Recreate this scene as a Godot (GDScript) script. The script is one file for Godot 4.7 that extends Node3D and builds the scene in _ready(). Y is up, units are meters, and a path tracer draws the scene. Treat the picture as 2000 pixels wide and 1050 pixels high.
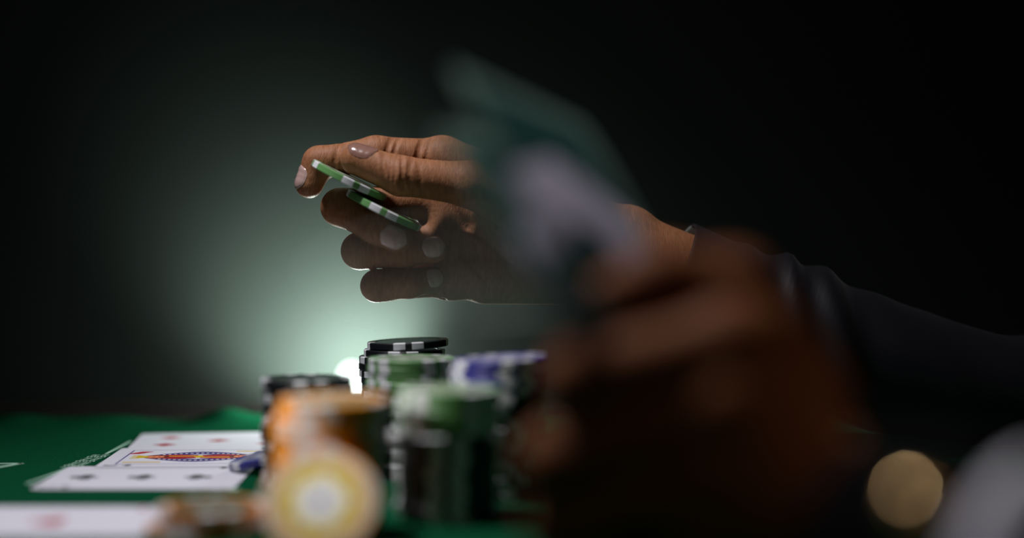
extends Node3D
# A dark card table: a hand drops chips, another hand holds cards close to the lens.
# Lengths in the builders are millimetres: x right, y up from the table top, z towards the lens (0 = plane in focus).

const MM := 0.001
const TABLE_HEIGHT := 750.0
const TOP := 4.0   # the cloth lies at this height in the builders
const CHIP_R := 20.0
const CHIP_H := 3.35

var mats := {}
var chip_proto := {}
var noise_seed := 11

# ---------------------------------------------------------------- helpers

func at(x: float, y: float, z: float) -> Vector3:
	return Vector3(x, y + TABLE_HEIGHT, z) * MM

class Shape:
	var v := PackedVector3Array()
	var n := PackedVector3Array()
	var t := PackedVector2Array()
	var i := PackedInt32Array()
	func point(p: Vector3, normal: Vector3, uv := Vector2.ZERO) -> int:
		v.append(p * 0.001); n.append(normal.normalized()); t.append(uv)
		return v.size() - 1
	func tri(a: int, b: int, c: int) -> void:
		var front := (v[c] - v[a]).cross(v[b] - v[a])
		if front.dot(n[a] + n[b] + n[c]) < 0.0:
			i.append_array([a, c, b])
		else:
			i.append_array([a, b, c])
	func quad(a: int, b: int, c: int, d: int) -> void:
		tri(a, b, c); tri(a, c, d)
	func face(a: Vector3, b: Vector3, c: Vector3, d: Vector3, normal: Vector3, uvs := [Vector2(0, 0), Vector2(1, 0), Vector2(1, 1), Vector2(0, 1)]) -> void:
		var k := v.size()
		point(a, normal, uvs[0]); point(b, normal, uvs[1]); point(c, normal, uvs[2]); point(d, normal, uvs[3])
		quad(k, k + 1, k + 2, k + 3)
	func mesh() -> ArrayMesh:
		var a := []
		a.resize(Mesh.ARRAY_MAX)
		a[Mesh.ARRAY_VERTEX] = v; a[Mesh.ARRAY_NORMAL] = n; a[Mesh.ARRAY_TEX_UV] = t; a[Mesh.ARRAY_INDEX] = i
		var m := ArrayMesh.new()
		m.add_surface_from_arrays(Mesh.PRIMITIVE_TRIANGLES, a)
		return m

func lathe(profile: Array, segs := 64, from := 0.0, to := TAU, axis_center := Vector3.ZERO) -> Shape:
	var s := Shape.new()
	for k in profile.size() - 1:
		var p: Vector2 = profile[k]
		var q: Vector2 = profile[k + 1]
		var side := Vector2(q.y - p.y, p.x - q.x).normalized()
		var base := s.v.size()
		for j in segs + 1:
			var a := from + (to - from) * j / segs
			var d := Vector3(sin(a), 0, cos(a))
			var nn := d * side.x + Vector3.UP * side.y
			s.point(axis_center + d * p.x + Vector3.UP * p.y, nn, Vector2(0.5 + 0.5 * d.x * p.x / 16.0, 0.5 + 0.5 * d.z * p.x / 16.0))
			s.point(axis_center + d * q.x + Vector3.UP * q.y, nn, Vector2(0.5 + 0.5 * d.x * q.x / 16.0, 0.5 + 0.5 * d.z * q.x / 16.0))
		for j in segs:
			var b := base + j * 2
			if p.x > 0.001 and q.x > 0.001:
				s.quad(b, b + 1, b + 3, b + 2)
			elif p.x > 0.001:
				s.tri(b, b + 1, b + 2)
			else:
				s.tri(b, b + 1, b + 3)
	return s

func box(lo: Vector3, hi: Vector3, bevel := 0.0) -> Shape:
	var s := Shape.new()
	var c := (lo + hi) / 2
	var h := (hi - lo) / 2
	var e := h - Vector3.ONE * bevel
	for ax in 3:
		for sg in [-1.0, 1.0]:
			var nrm := Vector3.ZERO; nrm[ax] = sg
			var u := (ax + 1) % 3
			var w := (ax + 2) % 3
			var pts := []
			for k in [[-1, -1], [1, -1], [1, 1], [-1, 1]]:
				var p := Vector3.ZERO
				p[ax] = sg * h[ax]; p[u] = k[0] * e[u]; p[w] = k[1] * e[w]
				pts.append(c + p)
			s.face(pts[0], pts[1], pts[2], pts[3], nrm)
	if bevel > 0.0:
		for ax in 3:
			var u := (ax + 1) % 3
			var w := (ax + 2) % 3
			for su in [-1.0, 1.0]:
				for sw in [-1.0, 1.0]:
					var nrm := Vector3.ZERO; nrm[u] = su; nrm[w] = sw
					var pts := []
					for k in [[-1, 0], [1, 0], [1, 1], [-1, 1]]:
						var p := Vector3.ZERO
						p[ax] = k[0] * e[ax]
						p[u] = su * (h[u] if k[1] == 0 else e[u])
						p[w] = sw * (e[w] if k[1] == 0 else h[w])
						pts.append(c + p)
					s.face(pts[0], pts[1], pts[2], pts[3], nrm)
		for sx in [-1.0, 1.0]:
			for sy in [-1.0, 1.0]:
				for sz in [-1.0, 1.0]:
					var g := Vector3(sx, sy, sz)
					var k := s.v.size()
					s.point(c + Vector3(sx * h.x, sy * e.y, sz * e.z), g)
					s.point(c + Vector3(sx * e.x, sy * h.y, sz * e.z), g)
					s.point(c + Vector3(sx * e.x, sy * e.y, sz * h.z), g)
					s.tri(k, k + 1, k + 2)
	return s

func obj(called: String, m: Mesh, material: Material, parent: Node = null) -> MeshInstance3D:
	var o := MeshInstance3D.new()
	o.name = called; o.mesh = m; o.material_override = material
	o.cast_shadow = GeometryInstance3D.SHADOW_CASTING_SETTING_ON
	(parent if parent else self).add_child(o, true)
	return o

func numbered(called: String) -> String:
	if not has_node(called):
		return called
	var k := 1
	while has_node("%s_%03d" % [called, k]):
		k += 1
	return "%s_%03d" % [called, k]

func thing(called: String, label: String, category: String, pos := Vector3.ZERO, group := "") -> Node3D:
	var o := Node3D.new()
	o.name = numbered(called); add_child(o); o.position = pos
	tag(o, label, category, group)
	return o

func tag(o: Node, label: String, category: String, group := "") -> void:
	o.set_meta("label", label); o.set_meta("category", category)
	if group: o.set_meta("group", group)

func structure(called: String, m: Mesh, material: Material, label: String, category: String) -> MeshInstance3D:
	var o := obj(called, m, material)
	o.set_meta("kind", "structure"); tag(o, label, category)
	return o

func noise_tex(freq: float, size := 512, octaves := 4, as_normal := false, bump := 4.0, ramp: Gradient = null) -> NoiseTexture2D:
	var f := FastNoiseLite.new()
	noise_seed += 7
	f.seed = noise_seed; f.noise_type = FastNoiseLite.TYPE_SIMPLEX_SMOOTH; f.frequency = freq; f.fractal_octaves = octaves
	var t := NoiseTexture2D.new()
	t.width = size; t.height = size; t.seamless = true; t.noise = f; t.as_normal_map = as_normal; t.bump_strength = bump
	if ramp: t.color_ramp = ramp
	return t

func ramp2(a: Color, b: Color) -> Gradient:
	var g := Gradient.new()
	g.set_color(0, a); g.set_color(1, b)
	return g

func plain(called: String, c: Color, rough := 0.5, spec := 0.5, metal := 0.0) -> StandardMaterial3D:
	var m := StandardMaterial3D.new()
	m.resource_name = called; m.albedo_color = c; m.roughness = rough; m.metallic_specular = spec; m.metallic = metal
	mats[called] = m
	return m

# ---------------------------------------------------------------- bodies: a smooth field of tapered bones, meshed as surface nets

class Field:
	var lo: Vector3
	var cell: float
	var nx: int
	var ny: int
	var nz: int
	var k: float
	var core: PackedFloat32Array
	var best: PackedFloat32Array
	var f: PackedFloat32Array

	func _init(groups: Array, cell_size: float, sharpness: float) -> void:
		cell = cell_size; k = sharpness
		lo = Vector3.ONE * 1e9
		var hi := Vector3.ONE * -1e9
		for g in groups:
			for c in g:
				var r: float = maxf(c[2], c[3]) + 4.0
				lo = lo.min(c[0] - Vector3.ONE * r).min(c[1] - Vector3.ONE * r)
				hi = hi.max(c[0] + Vector3.ONE * r).max(c[1] + Vector3.ONE * r)
		nx = int((hi.x - lo.x) / cell) + 2; ny = int((hi.y - lo.y) / cell) + 2; nz = int((hi.z - lo.z) / cell) + 2
		core.resize(nx * ny * nz); best.resize(nx * ny * nz); f.resize(nx * ny * nz)
		core.fill(0.0); best.fill(0.0); f.fill(9.0)
		for gi in groups.size():
			if gi == 0:
				for c in groups[0]:
					add(c, core)
				continue
			var own := PackedFloat32Array()
			own.resize(nx * ny * nz)
			own.fill(0.0)
			for c in groups[gi]:
				add(c, own)
			for c in groups[gi]:
				merge(c, own)
		for j in f.size():
			var s := core[j] + best[j]
			if s > 1e-6:
				f[j] = -log(s) / k

	func span(c: Array, margin: float) -> Array:
		var r: float = maxf(c[2], c[3]) + margin
		var a: Vector3 = ((c[0].min(c[1]) - Vector3.ONE * r - lo) / cell)
		var b: Vector3 = ((c[0].max(c[1]) + Vector3.ONE * r - lo) / cell)
		return [maxi(0, int(a.x)), maxi(0, int(a.y)), maxi(0, int(a.z)), mini(nx - 1, int(b.x) + 1), mini(ny - 1, int(b.y) + 1), mini(nz - 1, int(b.z) + 1)]

	func add(c: Array, into: PackedFloat32Array) -> void:
		var s := span(c, 8.0)
		var a: Vector3 = c[0]
		var ab: Vector3 = c[1] - a
		var l2 := maxf(ab.length_squared(), 1e-6)
		var ra: float = c[2]
		var dr: float = c[3] - ra
		for z in range(s[2], s[5] + 1):
			for y in range(s[1], s[4] + 1):
				var row := (z * ny + y) * nx
				var p := Vector3(lo.x + s[0] * cell, lo.y + y * cell, lo.z + z * cell) - a
				for x in range(s[0], s[3] + 1):
					var t := clampf(p.dot(ab) / l2, 0.0, 1.0)
					var d := (p - ab * t).length() - ra - dr * t
					if d < 8.0:
						into[row + x] += exp(-k * d)
					p.x += cell

	func merge(c: Array, own: PackedFloat32Array) -> void:
		var s := span(c, 8.0)
		for z in range(s[2], s[5] + 1):
			for y in range(s[1], s[4] + 1):
				var row := (z * ny + y) * nx
				for x in range(s[0], s[3] + 1):
					if own[row + x] > best[row + x]:
						best[row + x] = own[row + x]

	func crease(a: Vector3, b: Vector3, deep: float, wide: float) -> void:
		var s := span([a, b, wide, wide], wide * 1.5)
		var ab := b - a
		var l2 := maxf(ab.length_squared(), 1e-6)
		for z in range(s[2], s[5] + 1):
			for y in range(s[1], s[4] + 1):
				for x in range(s[0], s[3] + 1):
					var p := Vector3(lo.x + x * cell, lo.y + y * cell, lo.z + z * cell) - a
					var t := clampf(p.dot(ab) / l2, 0.0, 1.0)
					var d := (p - ab * t).length() / wide
					if d < 2.4:
						f[(z * ny + y) * nx + x] += deep * exp(-d * d)

	func value(p: Vector3) -> float:
		var q := (p - lo) / cell
		var x := clampi(int(q.x), 0, nx - 2)
		var y := clampi(int(q.y), 0, ny - 2)
		var z := clampi(int(q.z), 0, nz - 2)
		var u := q.x - x
		var w := q.y - y
		var o := q.z - z
		var b := (z * ny + y) * nx + x
		var c0 := lerpf(lerpf(f[b], f[b + 1], u), lerpf(f[b + nx], f[b + nx + 1], u), w)
		b += nx * ny
		var c1 := lerpf(lerpf(f[b], f[b + 1], u), lerpf(f[b + nx], f[b + nx + 1], u), w)
		return lerpf(c0, c1, o)

	func reach(from: Vector3, dir: Vector3, most := 16.0) -> Vector3:
		var t := 0.0
		while t < most and value(from + dir * t) < 0.0:
			t += 0.2
		return from + dir * t

	func slope(p: Vector3) -> Vector3:
		var e := cell * 0.9
		return Vector3(value(p + Vector3(e, 0, 0)) - value(p - Vector3(e, 0, 0)), value(p + Vector3(0, e, 0)) - value(p - Vector3(0, e, 0)), value(p + Vector3(0, 0, e)) - value(p - Vector3(0, 0, e)))

	func net(origin: Vector3) -> ArrayMesh:
		var id := PackedInt32Array()
		id.resize(nx * ny * nz); id.fill(-1)
		var v := PackedVector3Array()
		var n := PackedVector3Array()
		var ix := PackedInt32Array()
		var sx := 1
		var sy := nx
		var sz := nx * ny
		var offs := [0, sx, sy, sx + sy, sz, sz + sx, sz + sy, sz + sx + sy]
		var ea := [0, 2, 4, 6, 0, 1, 4, 5, 0, 1, 2, 3]
		var eb := [1, 3, 5, 7, 2, 3, 6, 7, 4, 5, 6, 7]
		var ep := [Vector3(0, 0, 0), Vector3(1, 0, 0), Vector3(0, 1, 0), Vector3(1, 1, 0), Vector3(0, 0, 1), Vector3(1, 0, 1), Vector3(0, 1, 1), Vector3(1, 1, 1)]
		for z in nz - 1:
			for y in ny - 1:
				var b := (z * ny + y) * nx
				for x in nx - 1:
					var f0 := f[b]
					if f0 > cell * 4.5 or f0 < -cell * 5.0:
						b += 1
						continue
					var neg := 0
					for j in 8:
						if f[b + offs[j]] < 0.0: neg += 1
					if neg > 0 and neg < 8:
						var sum := Vector3.ZERO
						var cnt := 0
						for e in 12:
							var va := f[b + offs[ea[e]]]
							var vb := f[b + offs[eb[e]]]
							if (va < 0.0) != (vb < 0.0):
								var pa: Vector3 = ep[ea[e]]
								sum += pa.lerp(ep[eb[e]], va / (va - vb))
								cnt += 1
						var p := lo + (Vector3(x, y, z) + sum / cnt) * cell
						id[b] = v.size()
						v.append((p - origin) * 0.001)
						n.append(slope(p).normalized())
					b += 1
		for z in range(1, nz - 1):
			for y in range(1, ny - 1):
				var b := (z * ny + y) * nx
				for x in range(1, nx - 1):
					var c := b + x
					if id[c] < 0 and id[c - sx - sy] < 0 and id[c - sx - sz] < 0:
						continue
					var inside := f[c] < 0.0
					if (f[c + sx] < 0.0) != inside:
						quad(ix, v, n, id[c], id[c - sy], id[c - sy - sz], id[c - sz])
					if (f[c + sy] < 0.0) != inside:
						quad(ix, v, n, id[c], id[c - sx], id[c - sx - sz], id[c - sz])
					if (f[c + sz] < 0.0) != inside:
						quad(ix, v, n, id[c], id[c - sx], id[c - sx - sy], id[c - sy])
		var a := []
		a.resize(Mesh.ARRAY_MAX)
		a[Mesh.ARRAY_VERTEX] = v; a[Mesh.ARRAY_NORMAL] = n; a[Mesh.ARRAY_INDEX] = ix
		var m := ArrayMesh.new()
		m.add_surface_from_arrays(Mesh.PRIMITIVE_TRIANGLES, a)
		return m

	func quad(ix: PackedInt32Array, v: PackedVector3Array, n: PackedVector3Array, a: int, b: int, c: int, d: int) -> void:
		if a < 0 or b < 0 or c < 0 or d < 0:
			return
		if (v[c] - v[a]).cross(v[b] - v[a]).dot(n[a] + n[c]) < 0.0:
			ix.append_array([a, c, b, a, d, c])
		else:
			ix.append_array([a, b, c, a, c, d])

# a nail lies on the real skin surface of the field
func nail(field: Field, joint: Vector3, tip: Vector3, dorsal: Vector3, back: float, front: float, half: float, origin: Vector3) -> ArrayMesh:
	var dir := (tip - joint).normalized()
	var up := (dorsal - dir * dorsal.dot(dir)).normalized()
	var side := dir.cross(up)
	var s := Shape.new()
	var rows := 14
	var cols := 14
	for layer in 2:
		for r in rows + 1:
			var t := float(r) / rows
			var wide := half * pow(clampf(1.0 - pow(absf(2.0 * t - 1.0), 2.7), 0.0, 1.0), 0.5)
			wide = maxf(wide, half * 0.12)
			for c in cols + 1:
				var phi := wide * (2.0 * c / cols - 1.0)
				var o := tip + dir * (lerpf(-back, front, t))
				var ray := up * cos(phi) + side * sin(phi)
				var p := field.reach(o, ray)
				var rise := 0.45 if layer == 0 else -0.5
				if layer == 0:
					rise *= clampf(1.25 - pow(absf(2.0 * c / cols - 1.0), 4.0) - 0.55 * pow(1.0 - t, 6.0), 0.0, 1.0)
				s.point(p + ray * rise - origin, ray if layer == 0 else -ray, Vector2(float(c) / cols, t))
	var w := cols + 1
	for layer in 2:
		var b0 := layer * w * (rows + 1)
		for r in rows:
			for c in cols:
				var b := b0 + r * w + c
				s.quad(b, b + 1, b + w + 1, b + w)
	# smooth normals of the upper face
	for r in rows + 1:
		for c in cols + 1:
			var b := r * w + c
			var l := s.v[b - 1 if c > 0 else b]
			var rr := s.v[b + 1 if c < cols else b]
			var d := s.v[b - w if r > 0 else b]
			var u := s.v[b + w if r < rows else b]
			var nn := (u - d).cross(rr - l)
			if nn.dot(s.n[b]) < 0.0: nn = -nn
			if nn.length() > 0.0: s.n[b] = nn.normalized()
	# rim between the layers
	var rim := []
	for c in cols + 1: rim.append(c)
	for r in range(1, rows + 1): rim.append(r * w + cols)
	for c in range(cols - 1, -1, -1): rim.append(rows * w + c)
	for r in range(rows - 1, -1, -1): rim.append(r * w)
	var half_count := w * (rows + 1)
	for j in rim.size() - 1:
		var a: int = rim[j]
		var b: int = rim[j + 1]
		s.i.append_array([a, b, b + half_count, a, b + half_count, a + half_count])
	return s.mesh()

# a sleeve or cuff: rings round a path, open at its first end with a turned-in hem
func tube(path: Array, segs: int, origin: Vector3, wall: float, bump: Callable, squash := Vector2(1, 1)) -> ArrayMesh:
	var s := Shape.new()
	var rings := []
	for k in path.size():
		var p: Vector3 = path[k][0]
		var before: Vector3 = path[maxi(k - 1, 0)][0]
		var after: Vector3 = path[mini(k + 1, path.size() - 1)][0]
		var d := (after - before).normalized()
		var side := d.cross(Vector3.UP).normalized()
		var up := side.cross(d)
		rings.append([p, side, up, path[k][1], d])
	var order := []
	for k in 5:   # lining
		order.append([mini(4 - k, rings.size() - 1), -wall])
	order.append([0, -wall * 0.5])
	for k in rings.size():
		order.append([k, 0.0])
	var rows := order.size()
	var pts := []
	for o in order:
		var g = rings[o[0]]
		var row := []
		for j in segs:
			var a := TAU * j / segs
			var ray: Vector3 = g[1] * cos(a) * squash.x + g[2] * sin(a) * squash.y
			var r: float = g[3] + o[1] + bump.call(float(o[0]) / (rings.size() - 1), a)
			row.append(g[0] + ray * r - (g[4] * wall * 0.3 if o[1] == -wall * 0.5 else Vector3.ZERO))
		pts.append(row)
	for r in rows:
		for j in segs:
			var rn := mini(r + 1, rows - 1)
			var rp := maxi(r - 1, 0)
			var nn: Vector3 = (pts[rn][j] - pts[rp][j]).cross(pts[r][(j + 1) % segs] - pts[r][(j + segs - 1) % segs])
			s.point(pts[r][j] - origin, nn, Vector2(float(j) / segs, float(r) / rows))
	for r in rows - 1:
		for j in segs:
			s.quad(r * segs + j, r * segs + (j + 1) % segs, (r + 1) * segs + (j + 1) % segs, (r + 1) * segs + j)
	# closed far end
	var g = rings[-1]
	var centre := s.point(g[0] + g[4] * g[3] * 0.3 - origin, g[4])
	var last := (rows - 1) * segs
	for j in segs:
		s.tri(last + j, last + (j + 1) % segs, centre)
	return s.mesh()

func along(points: Array, radii: Array, steps: int) -> Array:
	var c := Curve3D.new()
	for k in points.size():
		var a: Vector3 = points[maxi(k - 1, 0)]
		var b: Vector3 = points[mini(k + 1, points.size() - 1)]
		var t := (b - a) / 6.0
		c.add_point(points[k], -t, t)
	c.bake_interval = 1.0
	var out := []
	for k in steps + 1:
		var u := float(k) / steps * (points.size() - 1)
		var j := mini(int(u), points.size() - 2)
		out.append([c.sample(j, u - j), lerpf(radii[j], radii[j + 1], smoothstep(0.0, 1.0, u - j))])
	return out

# ---------------------------------------------------------------- the scene

func _ready() -> void:
	# camera: level, lens shifted so that the horizon lies above the middle, wide open
	var cam := Camera3D.new()
	cam.name = "camera"
	add_child(cam)
	cam.position = at(0, 116, 750)
	var attr := CameraAttributesPhysical.new()
	attr.frustum_focal_length = 67.66
	attr.frustum_focus_distance = 0.748
	attr.exposure_aperture = 67.66 / 32.0
	attr.frustum_near = 0.05
	attr.frustum_far = 20.0
	cam.attributes = attr
	cam.set_frustum(2.0 * 0.05 * 525.0 / 2960.0, Vector2(0, -75.0 / 2960.0 * 0.05), 0.05, 20.0)
	cam.current = true
	# environment: a closed dark room
	var env := Environment.new()
	env.background_mode = Environment.BG_COLOR
	env.background_color = Color(0.0, 0.0, 0.0)
	env.tonemap_mode = Environment.TONE_MAPPER_LINEAR
	env.tonemap_exposure = 1.0
	env.volumetric_fog_enabled = true; env.volumetric_fog_density = 0.0
	env.sdfgi_enabled = true; env.ssao_enabled = true; env.ssil_enabled = true
	var we := WorldEnvironment.new()
	we.name = "world_environment"
	we.environment = env
	add_child(we)
	make_materials()
	lamps()
	room()
	table()
	playing_cards()
	chips()
	person_reaching()
	person_holding_cards()

func make_materials() -> void:
	var wall := plain("wall_paint", Color(0.100, 0.111, 0.105), 0.95, 0.0)
	wall.roughness = 0.9
	plain("ceiling_paint", Color(0.1, 0.1, 0.1), 0.95, 0.2)
	var fl := plain("floor_boards", Color(0.10, 0.08, 0.07), 0.7)
	fl.roughness = 0.8
	var wood := plain("table_wood", Color(1, 1, 1), 0.45)
	wood.albedo_texture = noise_tex(0.012, 512, 4, false, 1, ramp2(Color(0.07, 0.062, 0.058), Color(0.13, 0.115, 0.105)))
	wood.uv1_triplanar = true; wood.uv1_world_triplanar = true; wood.uv1_scale = Vector3(1.5, 20, 20)
	var felt := plain("felt", Color(1, 1, 1), 1.0, 0.0)
	felt.albedo_texture = noise_tex(0.11, 512, 3, false, 1, ramp2(Color(0.035, 0.21, 0.13), Color(0.075, 0.33, 0.215)))
	felt.uv1_triplanar = true; felt.uv1_world_triplanar = true; felt.uv1_scale = Vector3(14, 14, 14)
	felt.heightmap_enabled = true; felt.heightmap_texture = noise_tex(0.3, 512, 2); felt.heightmap_scale = 0.03
	plain("felt_print", Color(0.62, 0.78, 0.70), 0.9, 0.2)
	# chips
	plain("chip_black", Color(0.06, 0.065, 0.09), 0.38)
	plain("chip_green", Color(0.38, 0.58, 0.34), 0.38)
	plain("chip_blue", Color(0.10, 0.11, 0.50), 0.38)
	plain("chip_orange", Color(0.96, 0.61, 0.08), 0.38)
	plain("chip_amber", Color(0.72, 0.42, 0.05), 0.38)
	plain("chip_tangerine", Color(0.96, 0.50, 0.10), 0.38)
	plain("chip_cream", Color(0.88, 0.80, 0.66), 0.4)
	plain("chip_white", Color(0.86, 0.87, 0.88), 0.38)
	for kind in ["black", "green", "blue", "orange", "amber", "tangerine"]:
		var m := plain("inlay_" + kind, Color(1, 1, 1), 0.3)
		m.albedo_texture = inlay_image(kind)
	# people
	skin("skin_reaching", Color(0.62, 0.405, 0.26), 0.32)
	skin("skin_holding", Color(0.48, 0.275, 0.15), 0.15)
	var nl := plain("fingernail", Color(0.52, 0.39, 0.34), 0.22, 0.5)
	nl.clearcoat_enabled = true; nl.clearcoat = 0.3; nl.clearcoat_roughness = 0.2
	var pn := plain("pale_fingernail", Color(0.74, 0.62, 0.59), 0.2, 0.5)
	pn.clearcoat_enabled = true; pn.clearcoat = 0.3; pn.clearcoat_roughness = 0.2
	var cloth := plain("dark_jacket", Color(0.055, 0.06, 0.08), 0.55, 0.32)
	cloth.heightmap_enabled = true; cloth.heightmap_texture = noise_tex(0.35, 512, 2); cloth.heightmap_scale = 0.008
	cloth.uv1_triplanar = true; cloth.uv1_scale = Vector3(12, 12, 12)
	cloth.rim_enabled = true; cloth.rim = 0.12; cloth.rim_tint = 0.3
	plain("white_shirt", Color(0.74, 0.74, 0.78), 0.8, 0.3)
	plain("strap_leather", Color(0.03, 0.03, 0.035), 0.9, 0.1)
	plain("gold", Color(1.0, 0.83, 0.58), 0.22, 0.5, 1.0)
	plain("lamp_housing", Color(0.05, 0.05, 0.05), 0.5)
	var g := plain("lamp_glow", Color(0.9, 0.95, 0.92), 0.5)
	g.emission_enabled = true; g.emission = Color(0.93, 1.0, 0.96); g.emission_energy_multiplier = 2.5
	var kb := plain("pendant_bulb", Color(0.95, 0.95, 0.92), 0.5)
	kb.emission_enabled = true; kb.emission = Color(1.0, 0.97, 0.97); kb.emission_energy_multiplier = 6.0

func skin(called: String, c: Color, shine: float) -> void:
	var m := plain(called, Color(1, 1, 1), 0.55, shine)
	m.albedo_texture = noise_tex(0.02, 512, 5, false, 1, ramp2(c.darkened(0.22), c.lightened(0.10)))
	m.uv1_triplanar = true; m.uv1_scale = Vector3(40, 14, 14)
	m.heightmap_enabled = true; m.heightmap_texture = noise_tex(0.05, 512, 4); m.heightmap_scale = 0.02
	m.subsurf_scatter_enabled = true; m.subsurf_scatter_strength = 0.12

# ---------------------------------------------------------------- light

func lamps() -> void:
	# small glowing lamp on the table behind the chip stacks, its beam turned to the wall
	glow_lamp(Vector3(-98, -1.2, -176), "small round glowing lamp low on the table behind the black chip stacks", 0.05)
	var w := SpotLight3D.new()
	w.name = "table_lamp_beam"
	add_child(w)
	w.look_at_from_position(at(-98, 26.8, -176), at(-112, 52, -234))
	w.light_color = Color(0.92, 1.0, 0.955)
	w.light_energy = 0.21
	w.light_size = 0.006
	w.spot_angle = 56.0; w.spot_angle_attenuation = 0.55; w.spot_range = 6.0; w.spot_attenuation = 2.0
	w.shadow_enabled = true
	# thin smoke drifting under the hand
	smoke(Vector3(-18, 97, 33), Vector3(178, 66, 64), 0.95)
	# pendant over the table, above the frame
	var p := at(-205, 615, 140)
	pendant(p, at(20, 0, 235), "dark cone pendant lamp hanging over the card table, above the picture", Color(1.0, 0.98, 1.0), 0.35, 48.0)
	desk_lamp(at(-440, 236, 320), at(-30, 55, 165), "dark desk lamp at the left of the table, outside the picture, turned to the chips", Color(1.0, 0.98, 0.96), 0.16, 12.0)
	pendant(at(330, 560, 640), at(125, 42, 395), "second cone pendant lamp, over the player in front, above the picture", Color(1.0, 0.87, 0.70), 0.036, 11.5)

func desk_lamp(p: Vector3, target: Vector3, label: String, color: Color, energy: float, cone: float) -> void:
	# a lamp on a stand at the left of the table, its head turned to the chips
	var foot := Vector3(p.x / MM - 60.0, TOP + 1.2, p.z / MM + 20.0)
	var t := thing("desk_lamp", label, "lamp", at(foot.x, foot.y, foot.z))
	obj("base", lathe([Vector2(0, 0), Vector2(55, 0), Vector2(58, 2), Vector2(56, 8), Vector2(20, 14), Vector2(0, 15)], 48).mesh(), mats.lamp_housing, t)
	obj("stem", lathe([Vector2(5, 12), Vector2(5, 246), Vector2(0, 250)], 16).mesh(), mats.lamp_housing, t)
	var towards := (target - p).normalized()
	var side := towards.cross(Vector3.UP).normalized()
	var basis_head := Basis(side, -towards, side.cross(-towards))
	var head := obj("head", lathe([Vector2(0, 62), Vector2(16, 60), Vector2(20, 40), Vector2(46, -24), Vector2(44, -24), Vector2(18, 38), Vector2(0, 40)], 40).mesh(), mats.lamp_housing, t)
	head.transform = Transform3D(basis_head, p - t.position)
	var kp := []
	for k in 13:
		var a := -PI / 2 + PI * k / 12.0
		kp.append(Vector2(maxf(0.0, 15 * cos(a)), 15 * sin(a)))
	var bulb := obj("bulb", lathe(kp, 32).mesh(), mats.pendant_bulb, t)
	bulb.position = p - t.position
	var s := SpotLight3D.new()
	s.name = "desk_lamp_light"
	add_child(s, true)
	s.look_at_from_position(p, target)
	s.light_color = color
	s.light_energy = energy
	s.light_size = 0.014
	s.spot_angle = cone; s.spot_angle_attenuation = 1.0; s.spot_range = 6.0; s.spot_attenuation = 2.0
	s.shadow_enabled = true

func pendant(p: Vector3, target: Vector3, label: String, color: Color, energy: float, cone: float) -> void:
	var d := thing("pendant_lamp", label, "lamp", p)
	obj("shade", lathe([Vector2(22, 60), Vector2(120, -30), Vector2(118, -32), Vector2(20, 56), Vector2(22, 60)], 48).mesh(), mats.lamp_housing, d)
	obj("cord", lathe([Vector2(3, 56), Vector2(3, 1010)], 12).mesh(), mats.lamp_housing, d)
	var kp := []
	for k in 13:
		var a := -PI / 2 + PI * k / 12.0
		kp.append(Vector2(maxf(0.0, 24 * cos(a)), 24 * sin(a)))
	obj("bulb", lathe(kp, 32).mesh(), mats.pendant_bulb, d)
	var s := SpotLight3D.new()
	s.name = "pendant_lamp_light"
	add_child(s, true)
	s.look_at_from_position(p, target)
	s.light_color = color
	s.light_energy = energy
	s.light_size = 0.022
	s.spot_angle = cone; s.spot_angle_attenuation = 1.0; s.spot_range = 6.0; s.spot_attenuation = 2.0
	s.shadow_enabled = true

func smoke(p: Vector3, size: Vector3, density: float) -> void:
	var o := FogVolume.new()
	o.name = numbered("smoke")
	o.shape = RenderingServer.FOG_VOLUME_SHAPE_ELLIPSOID
	o.size = size * MM
	o.position = at(p.x, p.y, p.z)
	if not mats.has("thin_smoke"):
		var m := FogMaterial.new()
		m.resource_name = "thin_smoke"
		m.density = density
		m.albedo = Color(0.92, 1.0, 0.95)
		mats.thin_smoke = m
	o.material = mats.thin_smoke
	o.set_meta("kind", "stuff")
	tag(o, "thin grey smoke drifting below the hand with the chips", "smoke")
	add_child(o)

func glow_lamp(p: Vector3, label: String, energy: float) -> void:
	var t := thing("table_lamp", label, "lamp", at(p.x, p.y, p.z))
	obj("lamp_base", lathe([Vector2(0, 0), Vector2(13, 0), Vector2(14, 1), Vector2(14, 15), Vector2(12, 18), Vector2(8, 19.5), Vector2(0, 19.5)], 48).mesh(), mats.lamp_housing, t)
	var prof := []
	for k in 17:
		var a := -PI / 2 + PI * k / 16.0
		prof.append(Vector2(maxf(0.0, 8.5 * cos(a)), 28 + 9.0 * sin(a)))
	obj("lamp_bulb", lathe(prof, 40).mesh(), mats.lamp_glow, t)
	var l := OmniLight3D.new()
	l.name = "table_lamp_light"
	l.position = at(p.x, p.y + 28, p.z)
	l.light_color = Color(0.95, 1.0, 0.97)
	l.light_energy = energy
	l.light_size = 0.006
	l.omni_range = 6.0; l.omni_attenuation = 2.0; l.shadow_enabled = true
	add_child(l, true)

# ---------------------------------------------------------------- room and table

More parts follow.
